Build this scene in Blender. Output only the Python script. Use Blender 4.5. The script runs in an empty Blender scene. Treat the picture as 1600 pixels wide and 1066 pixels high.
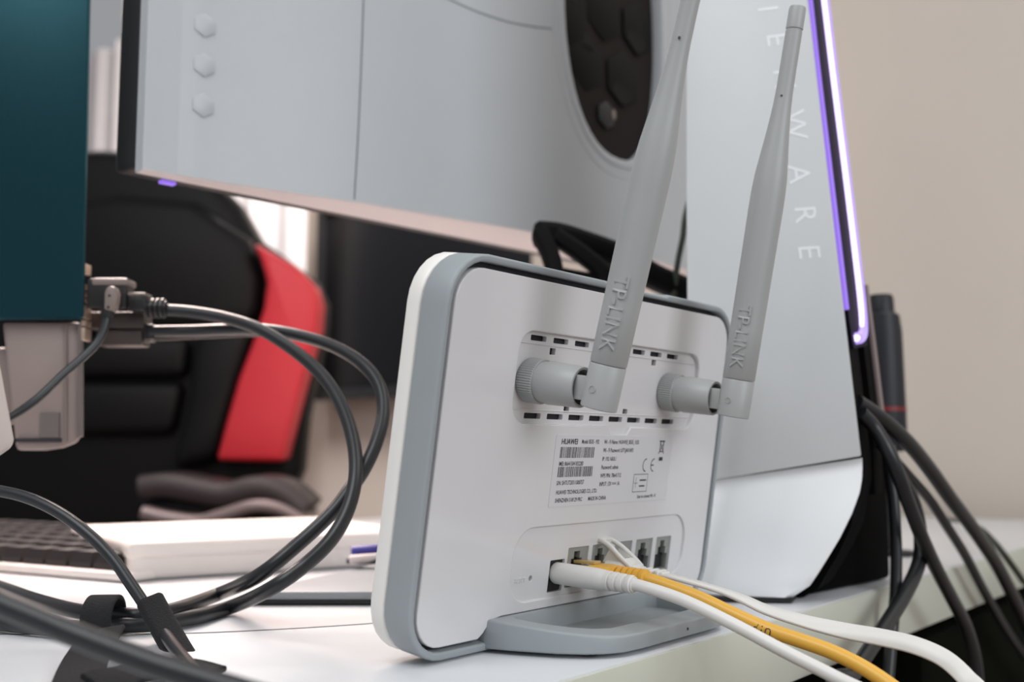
import bpy, bmesh, math, random
from mathutils import Vector, Matrix
random.seed(7)
sc = bpy.context.scene
COL = sc.collection
DESK = 735.0                      # height of the desk top above the floor, mm
def wm(v): return Vector((v[0], v[1], v[2] + DESK)) * 0.001   # mm (desk top = 0) -> metres

# ------------------------------------------------------------------ camera, light, exposure
F = 1700.0; PITCH = math.atan(172 / F); H = 71.07
cam_d = bpy.data.cameras.new('camera'); cam = bpy.data.objects.new('camera', cam_d); COL.objects.link(cam)
cam.location = wm((0, 0, H)); cam.rotation_euler = (math.pi / 2 + PITCH, 0, 0)
cam_d.sensor_width = 36; cam_d.lens = 36 * F / 1600; cam_d.clip_start = 0.02; cam_d.clip_end = 50
cam_d.dof.use_dof = True; cam_d.dof.focus_distance = 0.405; cam_d.dof.aperture_fstop = 9.0
sc.camera = cam
sc.view_settings.view_transform = 'Standard'; sc.view_settings.look = 'None'
sc.view_settings.gamma = 1.0; sc.view_settings.use_curve_mapping = False
sc.view_settings.exposure = 0.0
wd = bpy.data.worlds.new('world'); sc.world = wd; wd.use_nodes = True
wd.node_tree.nodes['Background'].inputs[0].default_value = (0.93, 0.95, 1.0, 1)
wd.node_tree.nodes['Background'].inputs[1].default_value = 0.33
def area(name, loc, target, size, power, color, size_y=None):
    l = bpy.data.lights.new(name, 'AREA'); l.energy = power; l.color = color; l.size = size
    if size_y: l.shape = 'RECTANGLE'; l.size_y = size_y
    o = bpy.data.objects.new(name, l); COL.objects.link(o); o.location = wm(loc)
    o.rotation_euler = (wm(target) - wm(loc)).to_track_quat('-Z', 'Y').to_euler(); return o
area('fill_light_right', (850, 650, 1500), (500, 700, 0), 0.8, 6, (1.0, 0.97, 0.93))  # added fill light, brightens the right end of desk and wall
area('ceiling_lamp', (-460, -200, 1150), (0, 420, 60), 0.8, 9.5, (0.97, 0.985, 1.0))
area('window_daylight', (1150, -750, 620), (60, 420, 60), 0.9, 12.5, (0.93, 0.97, 1.0))
wl = area('warm_desk_lamp', (-420, 980, 620), (-230, 600, 0), 0.35, 4.3, (1.0, 0.82, 0.75)); wl.data.spread = math.radians(110)
area('back_wall_fill', (-500, 2250, 1500), (-500, 3100, 150), 0.8, 44, (1.0, 0.94, 0.90))  # added fill light for the back wall and curtain

# ------------------------------------------------------------------ photograph geometry helpers
CP, SP = math.cos(PITCH), math.sin(PITCH); EYE = Vector((0, 0, H))
def ray(px, py):
    u = (px - 800) / F; v = (533 - py) / F
    return Vector((u, CP - SP * v, SP + CP * v))
def aty(px, py, y): r = ray(px, py); return EYE + r * (y / r.y)
def atz(px, py, z=0.0): r = ray(px, py); return EYE + r * ((z - H) / r.z)
def onpl(px, py, p, nrm): r = ray(px, py); return EYE + r * ((p - EYE).dot(nrm) / r.dot(nrm))
Z = Vector((0, 0, 1)); X = Vector((1, 0, 0)); Y = Vector((0, 1, 0))
TH = math.radians(37.6); TA = math.radians(8.65)
W = Vector((math.sin(TH), math.cos(TH), 0)); N0 = Vector((math.cos(TH), -math.sin(TH), 0))
UP = N0 * math.sin(TA) + Z * math.cos(TA); N = N0 * math.cos(TA) - Z * math.sin(TA)
O = Vector((-35.5, 362.6, 0.2))
def RL(s, t, d=0.0): return O + W * s + UP * t + N * d        # router back-face coordinates
def DL(s, d, z=0.0): return O + W * s + N0 * d + Z * (z - O.z)   # desk coordinates along/away from the router

# ------------------------------------------------------------------ materials
def lin(c):
    out = []
    for v in c:
        v = v / 255.0
        out.append(v / 12.92 if v <= 0.04045 else ((v + 0.055) / 1.055) ** 2.4)
    return tuple(out) + (1.0,)
MATS = {}
def mat(name, rgb, rough=0.5, metal=0.0, noise=0.0, scale=40.0, bump=0.0, bscale=400.0, stretch=None, coat=0.0, trans=0.0, emit=None, spec=0.5, alpha=1.0):
    if name in MATS: return MATS[name]
    m = bpy.data.materials.new(name); m.use_nodes = True; nt = m.node_tree; b = nt.nodes['Principled BSDF']
    b.inputs['Base Color'].default_value = lin(rgb); b.inputs['Roughness'].default_value = rough
    b.inputs['Metallic'].default_value = metal; b.inputs['Specular IOR Level'].default_value = spec
    b.inputs['Coat Weight'].default_value = coat; b.inputs['Coat Roughness'].default_value = 0.08
    b.inputs['Transmission Weight'].default_value = trans
    tc = nt.nodes.new('ShaderNodeTexCoord'); mp = nt.nodes.new('ShaderNodeMapping')
    nt.links.new(tc.outputs['Object'], mp.inputs['Vector'])
    if stretch: mp.inputs['Scale'].default_value = stretch
    if noise:
        n = nt.nodes.new('ShaderNodeTexNoise'); n.inputs['Scale'].default_value = scale; n.inputs['Detail'].default_value = 5
        nt.links.new(mp.outputs['Vector'], n.inputs['Vector'])
        r = nt.nodes.new('ShaderNodeMix'); r.data_type = 'RGBA'
        r.inputs['A'].default_value = lin([max(0, v * (1 - noise)) for v in rgb]); r.inputs['B'].default_value = lin([min(255, v * (1 + noise)) for v in rgb])
        nt.links.new(n.outputs['Fac'], r.inputs['Factor']); nt.links.new(r.outputs['Result'], b.inputs['Base Color'])
    if bump:
        n2 = nt.nodes.new('ShaderNodeTexNoise'); n2.inputs['Scale'].default_value = bscale; n2.inputs['Detail'].default_value = 3
        nt.links.new(mp.outputs['Vector'], n2.inputs['Vector'])
        bp = nt.nodes.new('ShaderNodeBump'); bp.inputs['Strength'].default_value = bump; bp.inputs['Distance'].default_value = 0.0005
        nt.links.new(n2.outputs['Fac'], bp.inputs['Height']); nt.links.new(bp.outputs['Normal'], b.inputs['Normal'])
    if emit:
        b.inputs['Emission Color'].default_value = lin(emit[0]); b.inputs['Emission Strength'].default_value = emit[1]
    MATS[name] = m; return m
M = dict(
    white=mat('white_plastic', (240, 237, 231), 0.42, noise=0.01),
    panel=mat('glossy_white_plastic', (218, 216, 217), 0.16, noise=0.008, scale=20, coat=0.25),
    grey=mat('grey_plastic', (154, 160, 163), 0.45, noise=0.02, bump=0.05, bscale=3000),
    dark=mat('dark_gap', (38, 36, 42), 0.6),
    vent=mat('vent_dark', (30, 28, 22), 0.7),
    antenna=mat('antenna_plastic', (168, 170, 169), 0.42, noise=0.02, bump=0.06, bscale=2500),
    label=mat('label_paper', (214, 213, 215), 0.4),
    ink=mat('label_ink', (44, 42, 48), 0.6), barink=mat('barcode_ink', (70, 68, 74), 0.6),
    shell=mat('port_shell', (146, 147, 142), 0.4), black=mat('black_plastic', (24, 24, 26), 0.45),
    cableblk=mat('black_cable', (34, 36, 39), 0.36, noise=0.08, scale=60), velcro=mat('black_hook_loop', (22, 22, 24), 0.95, noise=0.3, scale=900, bump=1.0, bscale=1500),
    cablewht=mat('white_cable', (228, 226, 221), 0.38), cableyel=mat('yellow_cable', (232, 178, 70), 0.38, noise=0.03),
    clear=mat('clear_yellow_plastic', (226, 196, 130), 0.15, trans=0.35), clearw=mat('clear_plastic', (214, 214, 208), 0.15, trans=0.5),
    desk=mat('white_desk_laminate', (211, 213, 216), 0.30, noise=0.012, scale=12), deskedge=mat('desk_edge_band', (206, 208, 194), 0.4, noise=0.02, scale=14),
    tower=mat('lunar_white_plastic', (208, 211, 212), 0.42, noise=0.01, bump=0.04, bscale=2500), towerlow=mat('lit_flank_plastic', (250, 252, 253), 0.34),  # towerlow: tower plastic painted paler for light on the upturned flank
    letter=mat('pale_lettering', (240, 242, 243), 0.3), blackgloss=mat('black_gloss', (16, 16, 18), 0.18), bodyblk=mat('matte_black', (8, 8, 9), 0.8, spec=.06),
    mon=mat('monitor_back_plastic', (181, 184, 187), 0.40, noise=0.01, bump=0.03, bscale=2500), monbev=mat('bounce_lit_underside', (218, 206, 204), 0.4),  # monbev: pink bounce light from the desk painted into the underside colour
    brown=mat('brown_black_gloss', (34, 28, 26), 0.6, noise=0.05, spec=.12), hexdark=mat('dark_hexagon', (23, 21, 20), 0.6, spec=.12), seam=mat('seam_shadow_line', (110, 114, 116), 0.6),
    teal=mat('teal_brushed_metal', (24, 62, 70), 0.34, metal=0.75, noise=0.16, scale=120, stretch=(60, 1, 1), bump=0.05, bscale=200),
    mauve=mat('warm_grey_plastic', (142, 127, 122), 0.5, noise=0.02), mauvedk=mat('dark_grey_patch', (104, 96, 92), 0.6), beige=mat('beige_plastic', (196, 182, 174), 0.45),
    portmetal=mat('port_metal', (205, 180, 160), 0.3, metal=0.6), hdmi=mat('taupe_plug_plastic', (70, 60, 57), 0.45), plug=mat('plug_black', (28, 26, 26), 0.38),
    plugtip=mat('warm_grey_plug', (128, 114, 108), 0.35),
    chairblk=mat('black_leatherette', (13, 13, 15), 0.5, spec=.2, noise=0.08, bump=0.1, bscale=300), chairred=mat('red_leatherette', (206, 44, 56), 0.45, noise=0.04, scale=8),
    chairgry=mat('dark_grey_pad', (52, 46, 47), 0.5), chairrim=mat('silver_rim', (132, 120, 120), 0.3, metal=0.3),
    wall=mat('beige_wall_paint', (211, 201, 189), 0.8, noise=0.012, scale=3, bump=0.05, bscale=60), wallb=mat('back_wall_paint', (204, 192, 182), 0.8, noise=0.02, scale=3),
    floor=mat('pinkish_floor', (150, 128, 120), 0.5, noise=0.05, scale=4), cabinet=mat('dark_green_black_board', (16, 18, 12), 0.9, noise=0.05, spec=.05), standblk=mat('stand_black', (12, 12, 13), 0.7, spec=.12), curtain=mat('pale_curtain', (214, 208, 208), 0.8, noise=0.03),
    tv=mat('black_glass', (12, 12, 15), 0.3, spec=.25), keys=mat('dark_keycaps', (36, 31, 32), 0.5), silver=mat('silver_grey_shell', (138, 143, 147), 0.45), paperwhite=mat('matte_white', (240, 234, 230), 0.5),
    blue=mat('blue_violet_cap', (66, 60, 150), 0.4), grn=mat('dark_olive_cable', (52, 58, 46), 0.5), redline=mat('red_ring', (130, 30, 34), 0.4), spk=mat('blue_black_plastic', (26, 27, 34), 0.5),
    led=mat('led_violet_white', (40, 30, 60), 0.4, emit=((214, 196, 255), 2.6)), led3=mat('led_pale_violet', (60, 50, 90), 0.4, emit=((184, 160, 250), 1.15)), led2=mat('led_violet', (40, 30, 60), 0.4, emit=((150, 112, 236), 1.0)), ledbg=mat('dark_violet_gloss', (20, 15, 34), 0.6, spec=.1),
    screen=mat('unseen_lit_screen', (10, 10, 10), 0.3, emit=((255, 222, 210), 2.6)), dot=mat('tiny_mark', (70, 68, 66), 0.6),
)

# ------------------------------------------------------------------ geometry builder (mm)
ORG = {}
class G:
    def __init__(s): s.v = []; s.f = []
    def add(s, v, f):
        b = len(s.v); s.v += [Vector(p) for p in v]; s.f += [tuple(i + b for i in q) for q in f]; return s
    def box(s, c, ax, ay, az, sx, sy, sz):
        v = [c + ax * (i * sx / 2) + ay * (j * sy / 2) + az * (k * sz / 2) for k in (-1, 1) for j in (-1, 1) for i in (-1, 1)]
        return s.add(v, [(0, 2, 3, 1), (4, 5, 7, 6), (0, 1, 5, 4), (2, 6, 7, 3), (0, 4, 6, 2), (1, 3, 7, 5)])
    def prism(s, pts, off, cap0=True, cap1=True):
        n = len(pts); v = list(pts) + [p + off for p in pts]
        f = [(i, (i + 1) % n, n + (i + 1) % n, n + i) for i in range(n)]
        if cap0: f.append(tuple(range(n - 1, -1, -1)))
        if cap1: f.append(tuple(range(n, 2 * n)))
        return s.add(v, f)
    def loft(s, rings, cap=True):
        n = len(rings[0]); v = [p for r in rings for p in r]; f = []
        for k in range(len(rings) - 1):
            for i in range(n): f.append((k * n + i, k * n + (i + 1) % n, (k + 1) * n + (i + 1) % n, (k + 1) * n + i))
        if cap: f.append(tuple(range(n - 1, -1, -1))); f.append(tuple(range((len(rings) - 1) * n, len(rings) * n)))
        return s.add(v, f)
    def lathe(s, o, ax, prof, seg=28):
        a = ax.normalized(); p = a.orthogonal().normalized(); q = a.cross(p)
        return s.loft([[o + a * l + (p * math.cos(t) + q * math.sin(t)) * r for t in [2 * math.pi * i / seg for i in range(seg)]] for l, r in prof])
    def tube(s, pts, r, seg=12, sub=8):
        P = spline(pts, sub); n = len(P); rings = []
        nrm = None
        for i, p in enumerate(P):
            t = (P[min(i + 1, n - 1)] - P[max(i - 1, 0)]).normalized()
            nrm = t.orthogonal().normalized() if nrm is None else (nrm - t * nrm.dot(t)).normalized()
            b = t.cross(nrm); rr = r(i / (n - 1)) if callable(r) else r
            rings.append([p + (nrm * math.cos(a) + b * math.sin(a)) * rr for a in [2 * math.pi * k / seg for k in range(seg)]])
        return s.loft(rings)
    def ribbon(s, pts, ups, wd, th, sub=8, wfun=None):
        P = spline(pts, sub); U = spline(ups, sub); n = len(P); rings = []
        for i, p in enumerate(P):
            t = (P[min(i + 1, n - 1)] - P[max(i - 1, 0)]).normalized(); u = (U[i] - t * U[i].dot(t)).normalized(); q = t.cross(u)
            hw = wd / 2; ht = th / 2; e = min(ht, hw) * 0.5
            rings.append([p + u * a + q * b for a, b in ((-hw, -ht + e), (-hw + e, -ht), (hw - e, -ht), (hw, -ht + e), (hw, ht - e), (hw - e, ht), (-hw + e, ht), (-hw, ht - e))])
        return s.loft(rings)
    def build(s, name, m, parent=None, bevel=0.0, seg=2, smooth=35, base=None, recalc=True):
        if parent is not None: o0 = ORG[parent.name]
        elif base is not None: o0 = base
        else:
            lo = Vector([min(p[i] for p in s.v) for i in range(3)]); hi = Vector([max(p[i] for p in s.v) for i in range(3)])
            o0 = Vector(((lo.x + hi.x) / 2, (lo.y + hi.y) / 2, lo.z))
        me = bpy.data.meshes.new(name); me.from_pydata([(p - o0) * 0.001 for p in s.v], [], s.f)
        bm = bmesh.new(); bm.from_mesh(me)
        if recalc: bmesh.ops.recalc_face_normals(bm, faces=bm.faces)
        if bevel:
            ed = [e for e in bm.edges if len(e.link_faces) == 2 and e.calc_face_angle(0) > math.radians(35)]
            bmesh.ops.bevel(bm, geom=ed, offset=bevel * 0.001, segments=seg, affect='EDGES', profile=0.5, clamp_overlap=True)
        bm.to_mesh(me); bm.free()
        if smooth:
            me.polygons.foreach_set('use_smooth', [True] * len(me.polygons)); me.set_sharp_from_angle(angle=math.radians(smooth))
        me.materials.append(m); o = bpy.data.objects.new(name, me); COL.objects.link(o)
        if parent is not None: o.parent = parent
        else: o.location = wm(o0)
        ORG[o.name] = o0; return o
def spline(pts, sub):
    P = [Vector(p) for p in pts]
    if len(P) < 3 and sub > 1: return P
    Q = [P[0] * 2 - P[1]] + P + [P[-1] * 2 - P[-2]]; out = []
    for i in range(1, len(Q) - 2):
        a, b, c, d = Q[i - 1], Q[i], Q[i + 1], Q[i + 2]
        for k in range(sub):
            t = k / sub
            out.append(0.5 * ((2 * b) + (c - a) * t + (2 * a - 5 * b + 4 * c - d) * t * t + (3 * b - a - 3 * c + d) * t ** 3))
    out.append(P[-1]); return out
def empty(name, loc, label, cat, group=None):
    o = bpy.data.objects.new(name, None); COL.objects.link(o); o.location = wm(loc); o.empty_display_size = 0.02; ORG[o.name] = Vector(loc)
    return tag(o, label, cat, group)
def tag(o, label=None, cat=None, group=None, kind=None):
    if label: o['label'] = label
    if cat: o['category'] = cat
    if group: o['group'] = group
    if kind: o['kind'] = kind
    return o
def rrect(x0, y0, x1, y1, r, n=7):
    out = []
    for cx, cy, a0 in ((x1 - r, y0 + r, -90), (x1 - r, y1 - r, 0), (x0 + r, y1 - r, 90), (x0 + r, y0 + r, 180)):
        for k in range(n + 1):
            a = math.radians(a0 + 90 * k / n); out.append((cx + r * math.cos(a), cy + r * math.sin(a)))
    return out
def conv(ob):
    COL.objects.link(ob); bpy.context.view_layer.update()
    me = bpy.data.meshes.new_from_object(ob.evaluated_get(bpy.context.evaluated_depsgraph_get()))
    v = [p.co.copy() for p in me.vertices]; f = [tuple(p.vertices) for p in me.polygons]
    d = ob.data; bpy.data.objects.remove(ob); bpy.data.curves.remove(d); bpy.data.meshes.remove(me); return v, f
def plate(outer, holes, z0, z1, bev, fn):
    """plate with holes in a 2-D frame; fn(x, y, z) -> mm position"""
    cu = bpy.data.curves.new('c', 'CURVE'); cu.dimensions = '2D'; cu.fill_mode = 'BOTH'; cu.resolution_u = 1
    for k, pts in enumerate([outer] + list(holes)):
        ar = sum(a[0] * b[1] - b[0] * a[1] for a, b in zip(pts, pts[1:] + pts[:1]))
        if (ar > 0) != (k == 0): pts = pts[::-1]
        sp = cu.splines.new('POLY'); sp.points.add(len(pts) - 1); sp.use_cyclic_u = True
        for i, p in enumerate(pts): sp.points[i].co = (p[0], p[1], 0, 1)
    cu.extrude = (z1 - z0) / 2 - bev; cu.bevel_depth = bev; cu.bevel_resolution = 2; cu.offset = -bev
    v, f = conv(bpy.data.objects.new('c', cu)); g = G()
    zc = (z0 + z1) / 2
    g.add([fn(p.x, p.y, p.z + zc) for p in v], f)
    return g
def text(s, size, ext=0.0, bev=0.0, align='LEFT', xs=1.0, bold=0.0):
    cu = bpy.data.curves.new('t', 'FONT'); cu.body = s; cu.size = size; cu.extrude = ext; cu.bevel_depth = bev; cu.align_x = align; cu.offset = bold; cu.resolution_u = 2
    v, f = conv(bpy.data.objects.new('t', cu)); return [Vector((p.x * xs, p.y, p.z)) for p in v], f

# ------------------------------------------------------------------ room
def struct(o): return tag(o, kind='structure')
g = G(); g.box(Vector((300, 1200, -740)), X, Y, Z, 6400, 6400, 10); struct(g.build('floor', M['floor']))
s_w = 1015
g = G(); g.prism([DL(s_w, 900, -735), DL(s_w + 80, 900, -735), DL(s_w + 80, -700, -735), DL(s_w, -700, -735)], Z * 2700); struct(g.build('wall_right', M['wall']))
g = G(); g.prism([DL(1990, 400, -735), DL(2070, 400, -735), DL(2070, -3200, -735), DL(1990, -3200, -735)], Z * 2700); struct(g.build('wall_back', M['wallb']))
g = G(); g.prism([DL(s_w + 40, -700, -735), DL(1990, -700, -735), DL(1990, -620, -735), DL(s_w + 40, -620, -735)], Z * 2700); struct(g.build('wall_corner', M['wall']))

# dark wall panel and curtain on the back wall
tp = DL(1900, -2000, 0)
def bw(px, py): return onpl(px, py, tp, W)
t = empty('wall_panel', bw(640, 605), 'large black panel on the back wall behind the monitors', 'panel')
a, b_, c, d = bw(500, 606), bw(900, 600), bw(900, 250), bw(498, 250)
a = Vector((a.x, a.y, b_.z)); d = Vector((a.x, a.y, c.z)); c = Vector((b_.x, b_.y, c.z))
g = G(); g.prism([a, b_, c, d], W * 60); g.build('screen', M['tv'], t, bevel=6)
g = G()
for p, q in ((a, b_), (b_, c), (c, d), (d, a)):
    m_ = (p + q) / 2; L = (q - p); g.box(m_ - W * 4, L.normalized(), W, L.normalized().cross(W), L.length + 30, 20, 30)
g.build('frame', M['black'], t, bevel=3)
cl, cr = bw(60, 450), bw(498, 450)
g = G(); n = 70; rr = []
for i in range(n + 1):
    p = cl.lerp(cr, i / n) - W * (70 + 22 * math.sin(i * 0.95) + 8 * math.sin(i * 2.3)); rr.append(Vector((p.x, p.y, 0)))
top = [p + Z * 1500 for p in rr]; bot = [p - Z * (-40) for p in rr]
back = [p + W * 3 for p in rr]
g.loft([[bot[i], top[i], top[i] + W * 3, bot[i] + W * 3] for i in range(n + 1)]); tag(g.build('curtain', M['curtain'], smooth=80), 'pale folded curtain hanging on the back wall behind the chair', 'curtain')

# ------------------------------------------------------------------ desk
DD = 47.0
dk = empty('desk', DL(300, -200, -735), 'long white laminate desk with a pale greenish edge band', 'desk')
g = G(); g.prism([DL(-420, DD, -30), DL(s_w - 46, DD, -30), DL(s_w - 46, -590, -30), DL(-420, -590, -30)], Z * 29.4)
g.build('tabletop', M['desk'], dk, bevel=0.6)
g = G(); g.prism([DL(-420, DD, -29.6), DL(s_w - 46, DD, -29.6), DL(s_w - 46, DD + 1.2, -29.6), DL(-420, DD + 1.2, -29.6)], Z * 28.4)
g.build('edge_band', M['deskedge'], dk, bevel=0.4)
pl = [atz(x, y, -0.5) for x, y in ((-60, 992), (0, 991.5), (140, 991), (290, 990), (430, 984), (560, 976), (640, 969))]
g = G(); g.ribbon(pl, [Y] * len(pl), 0.7, 0.3, sub=6); g.build('seam', M['dark'], dk)  # dark strip: desk joint at left, painted cable shadow along the curve
for s in (-380, s_w - 90):
    g = G(); g.prism([DL(s, DD - 90, -735), DL(s + 30, DD - 90, -735), DL(s + 30, -570, -735), DL(s, -570, -735)], Z * 704.9); g.build('side_panel', M['deskedge'], dk, bevel=1)
cp = onpl(1400, 990, DL(0, 25, 0), N0); s0 = (cp - O).dot(W)
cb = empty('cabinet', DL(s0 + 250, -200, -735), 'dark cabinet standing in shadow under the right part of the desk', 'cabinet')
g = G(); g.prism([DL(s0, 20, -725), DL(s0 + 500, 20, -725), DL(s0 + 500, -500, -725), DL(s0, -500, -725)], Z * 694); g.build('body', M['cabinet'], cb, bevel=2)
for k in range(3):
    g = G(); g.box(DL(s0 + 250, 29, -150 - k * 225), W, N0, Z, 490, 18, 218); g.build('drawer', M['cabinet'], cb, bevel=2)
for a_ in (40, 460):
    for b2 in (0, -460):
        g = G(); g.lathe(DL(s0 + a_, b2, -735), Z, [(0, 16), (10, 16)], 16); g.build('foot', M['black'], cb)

# ------------------------------------------------------------------ gaming chair
CY = 1330.0
ch = empty('gaming_chair', Vector((-350, 1500, -735)), 'black gaming chair with a bright red side bolster on its backrest', 'chair')
def shape(name, pts, y, th, m, parent, bev=0, smooth=50, seg=3):
    g = G(); g.prism([aty(px, py, y) for px, py in pts], Y * th); return g.build(name, m, parent, bevel=bev, seg=seg, smooth=smooth)
shape('backrest', [(-50, 275), (60, 236), (150, 228), (240, 232), (320, 262), (372, 316), (402, 370), (450, 404), (490, 436), (507, 470), (504, 520), (490, 575), (476, 650), (468, 735), (440, 800), (436, 980), (-150, 980), (-170, 740), (-140, 480), (-90, 320)], CY + 30, 70, M['chairblk'], ch, bev=22)
shape('side_bolster', [(393, 377), (425, 394), (462, 416), (489, 444), (497, 470), (494, 512), (480, 560), (460, 640), (441, 722), (336, 720), (352, 660), (372, 590), (395, 530), (411, 480), (416, 440), (406, 404)], CY - 10, 60, M['chairred'], ch, bev=14)
tag(ch.children[-1], 'bright red padded bolster')
shape('side_bolster', [(300, 522), (396, 512), (372, 586), (350, 660), (333, 722), (262, 735), (276, 690), (290, 630)], CY - 8, 60, M['chairblk'], ch, bev=16)
shape('center_pad', [(20, 330), (180, 300), (300, 310), (386, 370), (408, 430), (404, 480), (392, 510), (300, 516), (40, 516)], CY + 4, 60, M['chairblk'], ch, bev=20)
shape('lumbar_pad', [(20, 520), (294, 524), (288, 590), (20, 590)], CY + 6, 50, M['chairblk'], ch, bev=14)
shape('lumbar_pad', [(20, 595), (286, 596), (268, 680), (20, 680)], CY + 8, 50, M['chairblk'], ch, bev=14)
g = G(); g.box(Vector((-350, 1500, -250)), X, Y, Z, 500, 470, 90); g.build('seat', M['chairblk'], ch, bevel=34, seg=4)
def arm_y(pts, y, dy, r1, r2):
    return [aty(px, py, y + dy) for px, py in pts]
ay = 1190
top_c = [(222, 752), (262, 748), (310, 756), (352, 762), (400, 752), (440, 760), (474, 788)]
g = G(); P = [aty(x, y + 10, ay) for x, y in top_c]; P2 = [(p + Y * 30) for p in P]
g.ribbon(P2, [Y] * len(P), 90, 26, sub=8); g.build('armrest_pad', M['chairgry'], ch, smooth=70)
low = [(228, 800), (262, 808), (312, 814), (352, 804), (400, 790), (440, 794), (474, 812)]
g = G(); g.ribbon([aty(x, y, ay) + Y * 30 for x, y in low], [Y] * len(low), 96, 14, sub=8); g.build('armrest_rim', M['chairrim'], ch, smooth=70)
shape('armrest_body', [(226, 770), (300, 776), (350, 780), (400, 770), (440, 775), (476, 800), (470, 845), (236, 850), (222, 800)], ay + 6, 60, M['chairblk'], ch, bev=8)
g = G(); g.box(aty(350, 930, ay + 40) - Z * 60, X, Y, Z, 60, 50, 230); g.build('armrest_post', M['chairblk'], ch, bevel=6)
g = G(); g.box(aty(322, 830, ay - 4), X, Y, Z, 28, 6, 12); g.build('armrest_button', M['chairred'], ch, bevel=2)
g = G(); g.lathe(Vector((-350, 1500, -640)), Z, [(0, 45), (120, 45), (120, 28), (350, 28)], 20); g.build('gas_column', M['black'], ch)
for k in range(5):
    a_ = k * 2 * math.pi / 5 + .3; dv = Vector((math.cos(a_), math.sin(a_), 0)); c0 = Vector((-350, 1500, -610))
    g = G(); g.loft([[c0 + dv * 20 + p * 26 for p in (dv.cross(Z) + Z, dv.cross(Z) - Z, -dv.cross(Z) - Z, -dv.cross(Z) + Z)], [c0 + dv * 310 - Z * 30 + p * 14 for p in (dv.cross(Z) + Z, dv.cross(Z) - Z, -dv.cross(Z) - Z, -dv.cross(Z) + Z)]])
    lg = g.build('base_leg', M['black'], ch, bevel=4)
    g = G(); g.lathe(c0 + dv * 300 - Z * 95 - dv.cross(Z) * 22, dv.cross(Z), [(0, 26), (4, 30), (40, 30), (44, 26)], 18); g.build('caster', M['black'], lg)

# ------------------------------------------------------------------ teal display on the left
TY = 545.0
td = empty('display', aty(-60, 870, TY + 40) * 1.0, 'dark teal metal-backed display at the left edge with cables plugged into its side', 'display')
tb = atz(0, 880); tb = aty(0, 705, TY + 30); 
ORGd = Vector((-330, TY + 60, 0)); td.location = wm(ORGd); ORG[td.name] = ORGd
def onT(px, py, dy=0): return aty(px, py, TY + dy)
g = G(); g.prism([onT(-420, 500), onT(124, 500), onT(130, 494), onT(141, -30), onT(146, -300), onT(-420, -300)], Y * 2.5); g.build('back_cover', M['teal'], td, bevel=1.2)
g = G(); g.prism([onT(-400, 494, 2.6), onT(112, 490, 2.6), onT(122, -280, 2.6), onT(-400, -280, 2.6)], Y * 14 - X * 3); g.build('front_bezel', M['black'], td, bevel=1)
g = G(); g.prism([onT(-380, 470, 17), onT(92, 470, 17), onT(98, -240, 17), onT(-380, -240, 17)], Y * .4); g.build('screen', M['screen'], td)  # unseen glowing face, added to light the box, desk and monitor underside
pts = [(4, 503), (127, 503), (127, 684), (118, 692), (98, 700), (70, 704), (26, 704), (24, 690)]
g = G(); g.prism([onT(x, y, 6) for x, y in pts], Y * 30 - X * 12); lb = g.build('lower_housing', M['mauve'], td, bevel=2)
g = G(); g.prism([onT(x, y, 4.6) for x, y in ((63, 645), (92, 645), (92, 684), (63, 684))], Y * 1.5); g.build('vent_patch', M['mauvedk'], lb)
g = G(); g.prism([onT(x, y, 4.6) for x, y in ((24, 685), (95, 685), (95, 691), (24, 691))], Y * 1.5); g.build('painted_shade_line', M['dark'], lb)  # dark strip painting the shade line low on the housing
g = G(); g.prism([onT(x, y, 4.6) for x, y in ((101, 506), (104, 506), (104, 690), (101, 690))], Y * 1.5); g.build('edge_rib', M['plugtip'], lb)
g = G(); g.prism([onT(x, y, 3) for x, y in ((122, 506), (127, 506), (127, 682), (122, 684))], Y * 3); g.build('edge_rib', M['mauvedk'], lb)
g = G(); g.box(Vector((-390, TY + 26, 160)), X, Y, Z, 50, 16, 310); g.box(Vector((-320, TY + 20, onT(-240, 600).z)), X, Y, Z, 140, 12, 40); g.build('stand_column', M['mauve'], td, bevel=3)
g = G(); g.box(Vector((-425, TY + 26, 3)), X, Y, Z, 130, 150, 6); g.build('stand_base', M['mauve'], td, bevel=2)
for y0, y1 in ((411, 427), (444, 450), (455, 461), (466, 471), (476, 497), (500, 509), (512, 532)):
    g = G(); g.prism([onT(x, y, 3) for x, y in ((126.5, y0), (133, y0), (132, y1), (126, y1))], Y * 9); g.build('port', M['portmetal'], td, bevel=0.3)
# beige slab, bottom left
g = G(); g.prism([aty(x, y, 470) for x, y in ((-130, 540), (-6, 545), (2, 580), (22, 686), (20, 698), (0, 712), (-130, 730))], Y * 8 - X * 4)
bs = empty('device', Vector((aty(-90, 700, 474).x, 474, 0)), 'pale beige slab device cut off at the left frame edge below the teal display', 'device')
g.build('shell', M['beige'], bs, bevel=2, seg=3)
g = G(); q = aty(-110, 700, 474); g.box(Vector((q.x, 474, q.z / 2)), X, Y, Z, 16, 8, q.z); g.build('stand', M['beige'], bs, bevel=2)

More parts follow.
